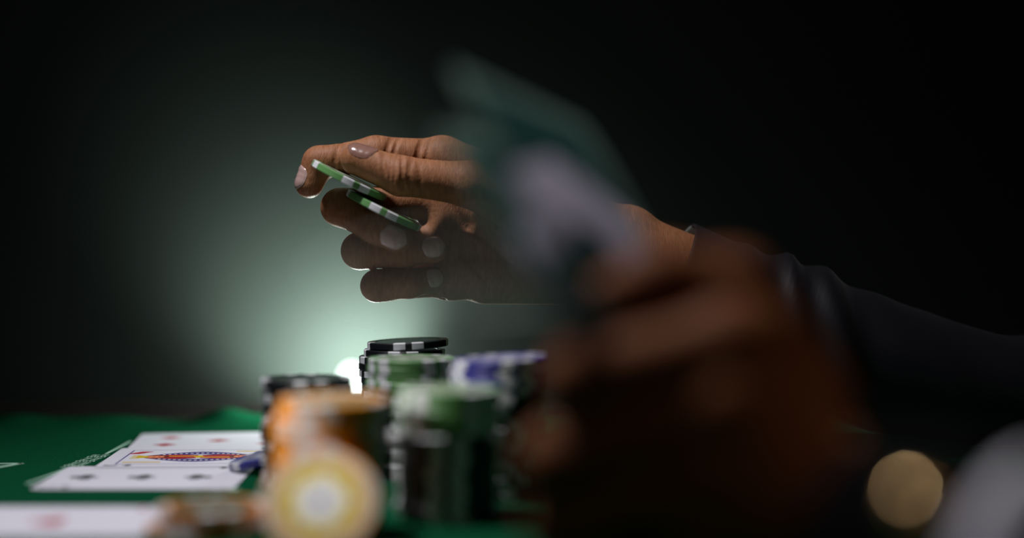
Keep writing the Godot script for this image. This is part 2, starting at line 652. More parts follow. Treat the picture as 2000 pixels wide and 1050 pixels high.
func room() -> void:
	var f := -TABLE_HEIGHT
	var c := 1700.0
	structure("wall_back", moved(box(Vector3(-1800, f, -334), Vector3(1800, c, -234))), mats.wall_paint, "dark green-grey back wall with the pool of lamp light", "wall")
	structure("wall_left", moved(box(Vector3(-1900, f, -334), Vector3(-1800, c, 2400))), mats.wall_paint, "dark wall at the left of the room, outside the picture", "wall")
	structure("wall_right", moved(box(Vector3(1800, f, -334), Vector3(1900, c, 2400))), mats.wall_paint, "dark wall at the right of the room, outside the picture", "wall")
	structure("wall_front", moved(box(Vector3(-1900, f, 2400), Vector3(1900, c, 2500))), mats.wall_paint, "dark wall behind the viewer, outside the picture", "wall")
	structure("floor", moved(box(Vector3(-1900, f - 100, -334), Vector3(1900, f, 2500))), mats.floor_boards, "dark floor under the card table", "floor")
	structure("ceiling", moved(box(Vector3(-1900, c, -334), Vector3(1900, c + 100, 2500))), mats.ceiling_paint, "dark ceiling above the card table", "ceiling")

func moved(s: Shape) -> ArrayMesh:
	for k in s.v.size():
		s.v[k] += Vector3(0, TABLE_HEIGHT * MM, 0)
	return s.mesh()

func table() -> void:
	var t := thing("card_table", "dark wooden card table under the green felt cloth", "table", Vector3.ZERO)
	obj("tabletop", moved(box(Vector3(-900, -32, -230), Vector3(900, -1.2, 560), 3)), mats.table_wood, t)
	obj("rail", moved(box(Vector3(-900, -1.2, -230), Vector3(900, 5.0, -219), 1.5)), mats.table_wood, t)
	for sx in [-1, 1]:
		for zz in [-170.0, 500.0]:
			obj("leg", moved(box(Vector3(sx * 830 - 30, -750, zz - 30), Vector3(sx * 830 + 30, -32, zz + 30), 3)), mats.table_wood, t)
	# cloth with a rippled far edge
	var cl := Shape.new()
	var nx := 220
	var nz := 60
	var p := []
	for b in nz + 1:
		var row := []
		for a in nx + 1:
			var x := -700.0 + 1400.0 * a / nx
			var z := lerpf(-150.0, 520.0, pow(float(b) / nz, 1.6))
			var edge := exp(-pow((z + 150.0) / 24.0, 2.0))
			var h := 1.2 * sin(x * 0.045 + 0.6) + 0.9 * sin(x * 0.083 + 2.0) + 1.0
			h += 6.6 * exp(-pow((x + 171.0) / 14.0, 2.0)) + 2.0 * exp(-pow((x + 291.0) / 16.0, 2.0))
			row.append(Vector3(x, TOP + edge * maxf(h, 0.0), z + 3.0 * sin(x * 0.02) * edge))
		p.append(row)
	for b in nz + 1:
		for a in nx + 1:
			var nn: Vector3 = (p[mini(b + 1, nz)][a] - p[maxi(b - 1, 0)][a]).cross(p[b][mini(a + 1, nx)] - p[b][maxi(a - 1, 0)])
			cl.point(p[b][a], nn)
	for b in nz:
		for a in nx:
			cl.quad(b * (nx + 1) + a, b * (nx + 1) + a + 1, (b + 1) * (nx + 1) + a + 1, (b + 1) * (nx + 1) + a)
	var under := cl.v.size()
	for b in nz + 1:
		for a in nx + 1:
			cl.point(p[b][a] - Vector3(0, TOP + 1.1 if b > 3 else 2.0, 0), Vector3.DOWN)
	for b in nz:
		for a in nx:
			cl.quad(under + b * (nx + 1) + a, under + b * (nx + 1) + a + 1, under + (b + 1) * (nx + 1) + a + 1, under + (b + 1) * (nx + 1) + a)
	for a in nx:
		for b in [0, nz]:
			var k: int = b * (nx + 1) + a
			cl.i.append_array([k, k + 1, under + k + 1, k, under + k + 1, under + k])
	var felt := thing("felt_cloth", "green felt playing cloth with white print and a rippled far edge", "cloth", at(0, 0, 0))
	obj("cloth", cl.mesh(), mats.felt, felt)
	# white print on the felt: a box line, a gap of small lettering, a corner of a large letter, a dot
	var pr := Shape.new()
	strip(pr, Vector2(-202.5, -55), Vector2(-203.5, -10), 1.7)
	obj("printed_line", pr.mesh(), mats.felt_print, felt)
	pr = Shape.new()
	strip(pr, Vector2(-209.5, 37), Vector2(-214.5, 80), 1.7)
	obj("printed_line", pr.mesh(), mats.felt_print, felt)
	var gen := RandomNumberGenerator.new()
	gen.seed = 5
	for rowk in 2:
		for k in 9:
			var z := -7.0 + k * 4.8 + gen.randf() * 0.8
			var x := -207.5 + rowk * 4.9 - (z + 7) * 0.11
			var g := Shape.new()
			match k % 3:
				0:
					strip(g, Vector2(x - 1.8, z), Vector2(x + 1.8, z), 0.8); strip(g, Vector2(x - 1.8, z + 2.6), Vector2(x + 1.8, z + 2.6), 0.8); strip(g, Vector2(x, z), Vector2(x, z + 2.6), 0.8)
				1:
					strip(g, Vector2(x - 1.8, z), Vector2(x + 1.8, z), 0.8); strip(g, Vector2(x - 1.8, z), Vector2(x - 1.8, z + 2.8), 0.8); strip(g, Vector2(x + 1.8, z), Vector2(x + 1.8, z + 2.8), 0.8); strip(g, Vector2(x, z), Vector2(x, z + 2.2), 0.8)
				2:
					strip(g, Vector2(x + 1.8, z), Vector2(x - 1.8, z + 1.5), 0.8); strip(g, Vector2(x - 1.8, z + 1.5), Vector2(x + 1.8, z + 3.0), 0.8)
			obj("printed_letter", g.mesh(), mats.felt_print, felt)
	var big := Shape.new()
	strip(big, Vector2(-258, 22), Vector2(-236, 21.2), 2.6)
	strip(big, Vector2(-236, 21), Vector2(-253, 50), 3.2)
	strip(big, Vector2(-258, 38), Vector2(-245, 37), 2.4)
	obj("printed_letter", big.mesh(), mats.felt_print, felt)
	var dot := Shape.new()
	strip(dot, Vector2(-124.5, 91), Vector2(-119.5, 95), 4.5)
	obj("printed_mark", dot.mesh(), mats.felt_print, felt)

func strip(s: Shape, a: Vector2, b: Vector2, w: float) -> void:
	var d := (b - a).normalized()
	var q := Vector2(-d.y, d.x) * w / 2
	a -= d * w * 0.2; b += d * w * 0.2
	var y := TOP + 0.15
	s.face(Vector3(a.x + q.x, y, a.y + q.y), Vector3(b.x + q.x, y, b.y + q.y), Vector3(b.x - q.x, y, b.y - q.y), Vector3(a.x - q.x, y, a.y - q.y), Vector3.UP)

# ---------------------------------------------------------------- playing cards

const PX := 8.0   # print pixels per millimetre

func blank() -> Image:
	var im := Image.create_empty(int(88 * PX), int(63 * PX), false, Image.FORMAT_RGB8)
	im.fill(Color(0.82, 0.82, 0.86))
	return im

# paints where inside(u, v) > 0; u runs along the card, v across, both in mm from the centre
func paint(im: Image, cu: float, cv: float, ru: float, rv: float, c: Color, inside: Callable) -> void:
	for y in range(maxi(0, int((cv - rv + 31.5) * PX)), mini(im.get_height(), int((cv + rv + 31.5) * PX) + 1)):
		for x in range(maxi(0, int((cu - ru + 44) * PX)), mini(im.get_width(), int((cu + ru + 44) * PX) + 1)):
			var u := (x + 0.5) / PX - 44 - cu
			var v := (y + 0.5) / PX - 31.5 - cv
			if inside.call(u, v):
				im.set_pixel(x, y, c)

# suits stand along u; turn is +1 or -1
func pip(im: Image, suit: String, cu: float, cv: float, size: float, turn: float, c: Color) -> void:
	var k := size / 2
	match suit:
		"diamond":
			paint(im, cu, cv, k, k * 0.8, c, func(u, v): return pow(absf(u) / k, 0.92) + pow(absf(v) / (k * 0.78), 0.92) < 1.0)
		"heart":
			paint(im, cu, cv, k, k, c, func(u, v):
				var h: float = u * turn / k
				var w: float = absf(v) / k
				return Vector2(h - 0.42, w - 0.45).length() < 0.5 or (h <= 0.6 and h > -1.0 and w < (h + 1.0) * 0.585))
		"club":
			paint(im, cu, cv, k, k, c, func(u, v):
				var h: float = u * turn / k
				var w: float = absf(v) / k
				return Vector2(h - 0.52, w).length() < 0.45 or Vector2(h + 0.18, w - 0.5).length() < 0.45 or (w < 0.12 + 0.22 * clampf(-h - 0.3, 0, 1) and h < 0.4 and h > -1.0))
		"spade":
			paint(im, cu, cv, k, k, c, func(u, v):
				var h: float = -u * turn / k
				var w: float = absf(v) / k
				return Vector2(h - 0.28, w - 0.42).length() < 0.46 or (h <= 0.45 and h > -1.0 and w < (h + 1.0) * 0.56) or (w < 0.1 + 0.25 * clampf(h - 0.5, 0, 1) and h > 0.2 and h < 1.0))

func strokes(im: Image, cu: float, cv: float, turn: float, c: Color, lines: Array, size := 1.0) -> void:
	for l in lines:
		for k in l.size() - 1:
			var a: Vector2 = l[k] * size
			var b: Vector2 = l[k + 1] * size
			# glyph x runs across (v), glyph y runs along (u)
			var p := Vector2(a.y * turn, a.x * turn)
			var q := Vector2(b.y * turn, b.x * turn)
			var m := (p + q) / 2
			var r := (p - q).length() / 2 + 0.6
			paint(im, cu + m.x, cv + m.y, r, r, c, func(u, v):
				var g := Geometry2D.get_closest_point_to_segment(Vector2(u, v) + m, p, q)
				return g.distance_to(Vector2(u, v) + m) < 0.5)

func indices(im: Image, rank: String, suit: String, c: Color) -> void:
	var g := {
		"5": [[Vector2(1.6, 3), Vector2(-1.5, 3), Vector2(-1.5, 0.6), Vector2(0.8, 0.6), Vector2(1.6, -0.4), Vector2(1.6, -2.0), Vector2(0.6, -3), Vector2(-1.6, -2.6)]],
		"3": [[Vector2(-1.6, 3), Vector2(1.5, 3), Vector2(-0.2, 0.8), Vector2(1.5, -0.4), Vector2(1.5, -2.2), Vector2(0.4, -3), Vector2(-1.6, -2.6)]],
		"A": [[Vector2(-1.9, -3), Vector2(0, 3), Vector2(1.9, -3)], [Vector2(-1.1, -1), Vector2(1.1, -1)]],
		"K": [[Vector2(-1.5, -3), Vector2(-1.5, 3)], [Vector2(1.7, 3), Vector2(-1.4, 0)], [Vector2(-0.5, 0.8), Vector2(1.8, -3)]],
	}
	for s in [1.0, -1.0]:
		strokes(im, s * 37.5, -s * 26.5, s, c, g[rank])
		pip(im, suit, s * 30.0, -s * 26.5, 5.2, s, c)

func court(im: Image) -> void:
	var blue := Color(0.20, 0.17, 0.45)
	var red := Color(0.66, 0.06, 0.10)
	var gold := Color(0.78, 0.66, 0.10)
	var flesh := Color(0.86, 0.52, 0.36)
	var brown := Color(0.42, 0.12, 0.05)
	# frame
	for e in [[0, 22.5, 36, 0.3], [0, -22.5, 36, 0.3], [36, 0, 0.3, 22.5], [-36, 0, 0.3, 22.5]]:
		paint(im, e[0], e[1], e[2], e[3], blue, func(_u, _v): return true)
	# robe, both halves
	paint(im, 0, 0, 30, 17, blue, func(u, v): return absf(v) < 16.5 * (1.0 - pow(absf(u) / 30.0, 1.7)) and absf(v) > 7.5 * (1.0 - absf(u) / 30.0))
	for k in range(-9, 10):
		for s in [1.0, -1.0]:
			paint(im, k * 2.6, s * 11.5 * (1.0 - pow(absf(k * 2.6) / 30.0, 1.7)), 0.9, 0.9, Color(0.92, 0.9, 0.86), func(u, v): return u * u + v * v < 0.7)
	for s in [1.0, -1.0]:
		paint(im, s * 11, 0, 10, 7.5, red, func(u, v): return absf(v) < 7.0 * (1.0 - 0.3 * absf(u) / 10.0))
		paint(im, s * 11, s * 2, 9, 1.0, gold, func(_u, _v): return true)
		paint(im, s * 11, -s * 3.5, 9, 0.6, brown, func(_u, _v): return true)
		paint(im, s * 21, 0, 6.5, 6, brown, func(u, v): return u * u / 40.0 + v * v / 34.0 < 1.0)
		paint(im, s * 21.5, 0, 5, 4, flesh, func(u, v): return u * u / 22.0 + v * v / 13.0 < 1.0)
		paint(im, s * 22, 1.4 * s, 0.6, 0.5, brown, func(_u, _v): return true)
		paint(im, s * 22, -1.4 * s, 0.6, 0.5, brown, func(_u, _v): return true)
		paint(im, s * 19.4, 0, 0.4, 1.1, red, func(_u, _v): return true)
		paint(im, s * 29, 0, 4, 8, gold, func(u, v): return absf(v) < 4.5 + u * s * 0.6 and not (u * s > 1.2 and absf(fmod(absf(v) + 1.2, 2.4) - 1.2) > 0.7))
		paint(im, s * 31, s * 14, 5.5, 4, red, func(u, v): return absf(u - v * s * 0.8) < 3.2)
		paint(im, s * 25, -s * 17, 9, 1.2, gold, func(_u, _v): return true)
	paint(im, 0, 0, 3, 5, gold, func(u, v): return absf(u) / 2.6 + absf(v) / 4.6 < 1.0)

func card_mesh(bend := 0.0) -> ArrayMesh:
	# long side along x, face up; rounded corners
	var s := Shape.new()
	var ring := []
	var r := 3.5
	for q in 4:
		var cx := (44 - r) * (1 if q == 0 or q == 3 else -1)
		var cz := (31.5 - r) * (1 if q < 2 else -1)
		for k in 7:
			var a := PI / 2 * (q + k / 6.0)
			ring.append(Vector2(cx + r * cos(a), cz + r * sin(a)))
	var cols := 14
	for side in 2:
		var y := 0.3 if side == 0 else 0.0
		var up := Vector3.UP if side == 0 else Vector3.DOWN
		var uvf := func(p: Vector2) -> Vector2:
			var uu := (p.x + 44) / 88.0
			return Vector2(uu, (p.y + 31.5) / 63.0)
		# slices along x so that the card can bow
		var xs := []
		for k in cols + 1:
			xs.append(-44.0 + 88.0 * k / cols)
		xs.insert(1, -43.0); xs.insert(xs.size() - 1, 43.0); xs.insert(1, -43.7); xs.insert(xs.size() - 1, 43.7)
		xs.sort()
		for k in xs.size():
			var x: float = xs[k]
			var over := maxf(0.0, absf(x) - (44 - r))
			var hz := 31.5 - r + sqrt(maxf(0.0, r * r - over * over))
			var nn := Vector3(2 * bend * x / 44.0, 1, 0) * up.y
			for m in [-1.0, 1.0]:
				s.point(Vector3(x, y - bend * (x * x / 44.0), m * hz), nn, uvf.call(Vector2(x, m * hz)))
		var b0 := side * xs.size() * 2
		for k in xs.size() - 1:
			s.quad(b0 + k * 2, b0 + k * 2 + 1, b0 + k * 2 + 3, b0 + k * 2 + 2)
		if side == 1:
			var half := xs.size() * 2
			for k in xs.size() - 1:
				for m in 2:
					var a: int = k * 2 + m
					s.i.append_array([a, a + 2, a + 2 + half, a, a + 2 + half, a + half])
	return s.mesh()

func card_mat(called: String, im: Image) -> StandardMaterial3D:
	var m := plain(called, Color(1, 1, 1), 0.55, 0.3)
	m.albedo_texture = ImageTexture.create_from_image(im)
	return m

func playing_cards() -> void:
	var red := Color(0.62, 0.03, 0.03)
	var black := Color(0.03, 0.03, 0.05)
	var flat := card_mesh()
	var five := blank()
	for s in [1.0, -1.0]:
		for q in [1.0, -1.0]:
			pip(five, "diamond", s * 26.5, q * 13.5, 13.5, s, red)
	pip(five, "diamond", 0, 0, 13.5, 1, red)
	indices(five, "5", "diamond", red)
	var three := blank()
	for k in [-1.0, 0.0, 1.0]:
		pip(three, "club", k * 26.0 - 3.0, 0, 13, 1.0 if k > 0 else -1.0, black)
	indices(three, "3", "club", black)
	var king := blank()
	court(king)
	indices(king, "K", "spade", black)
	var ace := blank()
	pip(ace, "heart", 0, 0, 16, 1, red)
	indices(ace, "A", "heart", red)
	lay("five of diamonds card lying flat, farthest of the row on the felt", five, flat, Vector3(-156, 0.15, -56), 6.0)
	lay("black king court card lying between the diamond and club cards", king, flat, Vector3(-154, 0.55, 4), 2.5)
	lay("three of clubs card lying flat in front of the court card", three, flat, Vector3(-165.0, 0.15, 63.5), 0.5)
	lay("red ace card at the bottom left corner, nearest of the flat cards", ace, flat, Vector3(-179, 0.15, 168), 0.0)

func lay(label: String, im: Image, m: Mesh, p: Vector3, turn: float) -> void:
	var o := obj(numbered("playing_card"), m, card_mat(label, im))
	o.position = at(p.x, p.y + TOP, p.z)
	o.rotation_degrees.y = turn
	tag(o, label, "playing card")

# ---------------------------------------------------------------- poker chips

func inlay_image(kind: String) -> ImageTexture:
	var n := 256
	var im := Image.create_empty(n, n, false, Image.FORMAT_RGB8)
	var field: Color = {"black": Color(0.055, 0.075, 0.06), "green": Color(0.36, 0.44, 0.34), "blue": Color(0.33, 0.33, 0.44), "orange": Color(0.62, 0.50, 0.28), "tangerine": Color(0.95, 0.88, 0.42), "amber": Color(0.25, 0.27, 0.21)}[kind]
	var pale: Color = {"black": Color(0.10, 0.12, 0.105), "green": Color(0.62, 0.66, 0.58), "blue": Color(0.6, 0.6, 0.68), "orange": Color(0.66, 0.56, 0.40), "tangerine": Color(0.90, 0.86, 0.74), "amber": Color(0.34, 0.36, 0.29)}[kind]
	for y in n:
		for x in n:
			var p := Vector2(x + 0.5 - n / 2.0, y + 0.5 - n / 2.0) / (n / 2.0)
			var r := p.length()
			var a := p.angle()
			var c := pale
			if r < 0.93:
				c = field
				if sin(a * 9.0) * 0.09 + 0.70 < r and r < 0.86: c = field.lerp(Color(0.75, 0.55, 0.05) if kind == "tangerine" else pale, 0.7)
				if absf(r - 0.88) < 0.02: c = pale
			if r < 0.54 + 0.07 * cos(a * 5.0): c = Color(0.98, 0.98, 0.97) if kind == "tangerine" else pale
			if r < 0.14 and absf(p.x) < 0.12: c = Color(0.58, 0.58, 0.62) if kind == "tangerine" else field
			im.set_pixel(x, y, c)
	return ImageTexture.create_from_image(im)

func make_chip(kind: String, label: String) -> Node3D:
	var t := thing("poker_chip", label, "poker chip")
	if not chip_proto.has("body"):
		chip_proto.body = lathe([Vector2(0, 0.2), Vector2(15.8, 0.2), Vector2(16.0, 0), Vector2(19.6, 0), Vector2(20, 0.35), Vector2(20, 3.0), Vector2(19.6, 3.35), Vector2(16.0, 3.35), Vector2(15.8, 3.15), Vector2(0, 3.15)], 72).mesh()
		chip_proto.spot = lathe([Vector2(16.3, 0.02), Vector2(16.5, -0.03), Vector2(19.62, -0.03), Vector2(20.04, 0.34), Vector2(20.04, 3.01), Vector2(19.62, 3.38), Vector2(16.5, 3.38), Vector2(16.3, 3.33)], 6, deg_to_rad(-8.4), deg_to_rad(8.4)).mesh()
		chip_proto.top = lathe([Vector2(15.6, 3.1), Vector2(15.6, 3.2), Vector2(15.4, 3.24), Vector2(0, 3.24)], 48).mesh()
		chip_proto.bottom = lathe([Vector2(0, 0.11), Vector2(15.4, 0.11), Vector2(15.6, 0.15), Vector2(15.6, 0.25)], 48).mesh()
	obj("body", chip_proto.body, mats["chip_" + kind], t)
	if kind == "tangerine":
		obj("face_ring", lathe([Vector2(16.2, 3.3), Vector2(16.2, 3.38), Vector2(19.2, 3.38), Vector2(19.2, 3.3)], 64).mesh(), mats.chip_cream, t)
		obj("face_ring", lathe([Vector2(19.2, 0.05), Vector2(19.2, -0.03), Vector2(16.2, -0.03), Vector2(16.2, 0.05)], 64).mesh(), mats.chip_cream, t)
	obj("inlay", chip_proto.top, mats["inlay_" + kind], t)
	obj("inlay", chip_proto.bottom, mats["inlay_" + kind], t)
	for q in 4:
		for s in [-1.0, 1.0]:
			obj("edge_spot", chip_proto.spot, mats.chip_white, t).rotation.y = deg_to_rad(q * 90.0 + s * 13.0)
	return t

func chip(kind: String, label: String, group: String, p: Vector3, turn: float) -> Node3D:
	var o: Node3D
	if not chip_proto.has(kind):
		o = make_chip(kind, label)
		chip_proto[kind] = o
	else:
		o = chip_proto[kind].duplicate()
		o.name = numbered("poker_chip")
		add_child(o)
	o.basis = Basis(Vector3.UP, deg_to_rad(turn))
	o.position = at(p.x, p.y, p.z)
	tag(o, label, "poker chip", group)
	return o

const ORDINAL := ["topmost", "second from the top", "third from the top", "fourth from the top", "fifth from the top", "sixth from the top", "seventh from the top", "eighth from the top", "ninth from the top", "tenth from the top", "eleventh from the top", "twelfth from the top", "thirteenth from the top", "fourteenth from the top", "fifteenth from the top", "sixteenth from the top", "seventeenth from the top", "eighteenth from the top", "nineteenth from the top"]

# kinds: how many chips of which colour, from the top down; shifts: sideways slips of the upper chips
func stack(x: float, z: float, kinds: Array, where: String, group: String, shifts: Array, turns: Array, sway: int, lean := 0.0) -> void:
	var total := 0
	for k in kinds: total += k[1]
	var gen := RandomNumberGenerator.new()
	gen.seed = sway
	var j := 0
	for k in kinds:
		for q in k[1]:
			var slip: Vector2 = shifts[j] if j < shifts.size() else (shifts[-1] if shifts.size() else Vector2.ZERO) + Vector2(gen.randf_range(-0.8, 0.8), gen.randf_range(-0.8, 0.8))
			var turn: float = turns[j] if j < turns.size() else gen.randf_range(0, 90)
			var y := TOP + (total - 1 - j) * CHIP_H
			var o := chip(k[0], "%s poker chip, %s of the %s" % [k[0], ORDINAL[j], where], group, Vector3(x + slip.x, y, z + slip.y), turn)
			if lean != 0.0 and j == 0:
				o.basis = Basis(Vector3.BACK, deg_to_rad(lean)) * o.basis
				o.position.y += sin(deg_to_rad(absf(lean))) * CHIP_R * MM
			j += 1

func chips() -> void:
	stack(-51.5, 0, [["black", 17]], "sharp black stack behind the green ones", "chips of the black stack in focus", [Vector2(0, 0), Vector2(-1.6, 1), Vector2(-4.0, 0.5), Vector2(-4.2, 0), Vector2(-4.0, 0), Vector2(-3.0, 0), Vector2(-2.6, 0)], [5, 2, 40, 78, 30, 80, 76], 1, 2.4)
	stack(-46.7, 52, [["green", 5], ["black", 11]], "rear green-topped stack", "chips of the rear green-topped stack", [Vector2(0.5, 0), Vector2(0, 0)], [40, 44, 38, 47, 42, 1, 0, 3, 89, 2, 0, 1, 2, 88, 1, 0], 2)
	stack(-5.4, 106, [["blue", 4], ["black", 13]], "blue-topped stack", "chips of the blue-topped stack", [Vector2(0, 0), Vector2(-1, 0)], [25, 22, 30, 20], 3, 3.5)
	stack(-25, 155, [["green", 5], ["black", 10]], "front green-topped stack", "chips of the front green-topped stack", [Vector2(0, 0), Vector2(-0.5, 0), Vector2(-0.5, 0.3), Vector2(0, 0), Vector2(0, 0), Vector2(-3.5, 1.5), Vector2(0, 0)], [45, 48, 43, 46, 44, 14, 1, 3, 0, 88, 2, 1, 89, 0, 2, 1], 4)
	stack(-91.2, 80, [["black", 14]], "left black stack", "chips of the left black stack", [Vector2(0, 0), Vector2(0.8, 0)], [15, 20], 5)
	stack(-66.6, 190, [["orange", 15]], "tall orange stack", "chips of the tall orange stack", [Vector2(0.8, 0), Vector2(0, 0), Vector2(-1.6, 0), Vector2(-1.8, 1), Vector2(-1.2, 1.0)], [-17, -10, 60, 66], 6)
	stack(-111.5, 186, [["amber", 3]], "low amber pile at the front", "chips of the low amber pile", [Vector2(0, 0), Vector2(0.5, 0), Vector2(-4, 1)], [20, 50, 70, 75], 7)
	# on its edge, leaning on the tall orange stack
	var o := chip("tangerine", "orange poker chip standing on edge, its cream and yellow face to the viewer", "", Vector3(0, 0, 0), 0)
	var tilt := Basis(Vector3.RIGHT, deg_to_rad(90.0 - 33.0)) * Basis(Vector3.UP, deg_to_rad(8))
	o.basis = tilt
	o.position = at(-66.4, TOP + 17.6, 224.0) - tilt.y * CHIP_H * MM / 2
	# blue chip propped on two flat ones beside the cards
	chip("blue", "blue poker chip lying flat on the felt under the tilted one", "chips beside the cards", Vector3(-84, TOP, 30), 12)
	chip("blue", "blue poker chip lying under the tilted one, on another chip", "chips beside the cards", Vector3(-83.6, TOP + CHIP_H, 30), 55)
	var b := chip("blue", "dark centred blue poker chip tilted up beside the right end of the cards", "", Vector3(0, 0, 0), 0)
	b.basis = Basis(Vector3.BACK, deg_to_rad(14.0)) * Basis(Vector3.UP, deg_to_rad(30))
	b.position = at(-112.5, TOP + 5.1, 40)
	# the two in the hand, seen on edge
	var h1 := chip("green", "upper green poker chip pinched under the thumb", "", Vector3.ZERO, 0)
	h1.basis = Basis(Vector3.BACK, deg_to_rad(-26.3)) * Basis(Vector3.RIGHT, deg_to_rad(1.5)) * Basis(Vector3.UP, deg_to_rad(18))
	h1.position = at(-79.6, 140.6, 8) - h1.basis.y * CHIP_H * MM / 2
	var h2 := chip("green", "lower green poker chip slipping out under the thumb", "", Vector3.ZERO, 0)
	h2.basis = Basis(Vector3.BACK, deg_to_rad(-26.6)) * Basis(Vector3.RIGHT, deg_to_rad(1.5)) * Basis(Vector3.UP, deg_to_rad(5))
	h2.position = at(-62.6, 126.0, 8) - h2.basis.y * CHIP_H * MM / 2

# ---------------------------------------------------------------- people

# a groove that runs over the skin from one angle to another (0 = along front, 90 = along up)
func ring_crease(f: Field, c: Vector3, up: Vector3, front: Vector3, from: float, to: float, deep: float, wide: float) -> void:
	if deep <= 0.0:
		return
	var last := Vector3.ZERO
	for k in 9:
		var a := deg_to_rad(lerpf(from, to, k / 8.0))
		var p := f.reach(c, (front * cos(a) + up * sin(a)).normalized(), 18.0)
		if k > 0:
			f.crease(last, p, deep, wide)
		last = p

func person_reaching() -> void:
	var base := Vector3(300, 0, -22)
	var t := thing("person", "person in a dark sleeve reaching in from the right, dropping green chips", "person", at(base.x, base.y, base.z))
	var mi := Vector3(-35, 152, -13); var mm := Vector3(-39, 131, -17); var mr := Vector3(-37, 111, -15); var mp := Vector3(-31, 92, -9)
	var ip := Vector3(-68, 154.0, -7); var idp := Vector3(-96.3, 150.0, -6); var it := Vector3(-101.0, 139.0, -5)
	var mpp := Vector3(-85.0, 127.5, 1); var md := Vector3(-66, 118.0, 13); var mt := Vector3(-55.0, 112.4, 15.5)
	var rp := Vector3(-75.0, 106.0, 2); var rd := Vector3(-52.5, 106.0, 8); var rt := Vector3(-37.5, 106.8, 7)
	var pp := Vector3(-66.5, 88.8, 4); var pd := Vector3(-50.5, 90.0, 8); var pt := Vector3(-39.5, 92.0, 2)
	var wrist := Vector3(54, 103, -15)
	var cmc := Vector3(24, 120, -4); var tm := Vector3(-21, 138.5, 11); var ti := Vector3(-54, 142.5, 15); var tt := Vector3(-76.0, 150.6, 12)
	var palm := [
		[mi, Vector3(44, 118, -17), 11.5, 14], [mm, Vector3(46, 111, -17), 11.5, 15], [mr, Vector3(48, 103, -16), 11, 15], [mp, Vector3(48, 95, -14), 10.5, 14],
		[mi, mp, 9.5, 9.5], [Vector3(-12, 137, -15), Vector3(-8, 97, -13), 9, 10],
		[Vector3(-14, 89, -7), Vector3(38, 93, -8), 9.5, 14],          # heel of the hand
		[cmc, Vector3(2, 131, 3), 15, 14],                            # ball of the thumb
		[wrist, Vector3(98, 85, -18), 24, 24.5], [Vector3(58, 112, -15), Vector3(48, 95, -14), 17, 17],
	]
	var f := Field.new([
		palm,
		[[mi, ip, 9.8, 8.9], [ip, idp, 8.6, 7.6], [idp, it, 7.5, 6.9]],
		[[mm, mpp, 10.0, 8.8], [mpp, md, 8.7, 7.9], [md, mt, 7.7, 6.9]],
		[[mr, rp, 9.6, 8.6], [rp, rd, 8.6, 7.6], [rd, rt, 7.4, 6.6]],
		[[mp, pp, 8.8, 7.4], [pp, pd, 7.3, 6.7], [pd, pt, 6.5, 5.8]],
		[[cmc, tm, 14, 11.0], [tm, ti, 10.4, 9.2], [ti, tt, 9.2, 7.6]],
	], 0.8, 0.75)
	# creases follow the skin: across the index finger, round the thumb knuckle, over the palm, at the finger joints
	for c in [[Vector3(-62, 154, -7), 1.3, 1.0], [Vector3(-58.5, 154, -7), 1.0, 0.8], [Vector3(-46.5, 153.5, -9), 1.8, 1.2], [Vector3(-42.5, 153.5, -9), 0.8, 0.8], [Vector3(-87, 152.5, -6.5), 0.8, 0.9]]:
		ring_crease(f, c[0], Vector3(0.25, 1, 0.15), Vector3(0, 0, 1), -50, 95, c[1], c[2])
	var gen := RandomNumberGenerator.new()
	gen.seed = 3
	for k in 10:
		var u := k / 9.0
		var c := Vector3(-62.5 + 19.0 * u, 144.2 - 2.2 * u, 14.5)
		ring_crease(f, c, Vector3(gen.randf_range(-0.15, 0.15), 1, 0), Vector3(gen.randf_range(-0.15, 0.15), 0, 1), -25 - 12 * (k % 3), 78, 1.15 - 1.3 * absf(u - 0.45), 0.55)
	for c in [[Vector3(-14, 128, -16), Vector3(26, 96, -16), 1.5, 1.3], [Vector3(-22, 117, -16), Vector3(8, 90, -14), 1.2, 1.1], [Vector3(-26, 104, -15), Vector3(-10, 86, -12), 1.0, 1.0]]:
		var last := f.reach(c[0], Vector3.BACK, 40.0)
		for k in range(1, 13):
			var p: Vector3 = f.reach(c[0].lerp(c[1], k / 12.0) + Vector3(0, 2.5 * sin(k / 12.0 * PI), 0), Vector3.BACK, 40.0)
			f.crease(last, p, c[2], c[3])
			last = p
	for c in [md, rd, pd]:
		for k in [-1.6, 0.4, 2.0]:
			ring_crease(f, c + Vector3(k, 0, 0), Vector3(-0.2, 1, 0), Vector3(0, 0, 1), -45, 60, 0.4, 0.7)
	f.crease(Vector3(-34.5, 95, -2), Vector3(-34, 78, -6), 1.0, 1.1)
	obj("hand", f.net(base), mats.skin_reaching, t)
	obj("fingernail", nail(f, idp, it, Vector3(-1, 0.05, 0.45), 7.0, 4.8, 0.92, base), mats.pale_fingernail, t)
	obj("fingernail", nail(f, md, mt, Vector3(0.05, -0.2, 1), 7.0, 5.8, 0.92, base), mats.pale_fingernail, t)
	obj("fingernail", nail(f, rd, rt, Vector3(0, 0.3, 1), 6.5, 4.6, 0.88, base), mats.pale_fingernail, t)
	obj("fingernail", nail(f, pd, pt, Vector3(0, 0.1, 1), 5.2, 3.8, 0.85, base), mats.pale_fingernail, t)
	obj("fingernail", nail(f, ti, tt, Vector3(0.3, 1.0, 0.5), 9.5, 5.4, 0.95, base), mats.fingernail, t)
	# sleeve: cuff at the wrist, elbow on the table outside the frame
	var path := along([Vector3(79, 90, -17), Vector3(130, 67, -20), Vector3(190, 46, -22), Vector3(260, 34, -26), Vector3(330, 44, -45), Vector3(420, 130, -100)], [32.5, 33, 32, 28.5, 36, 46], 110)
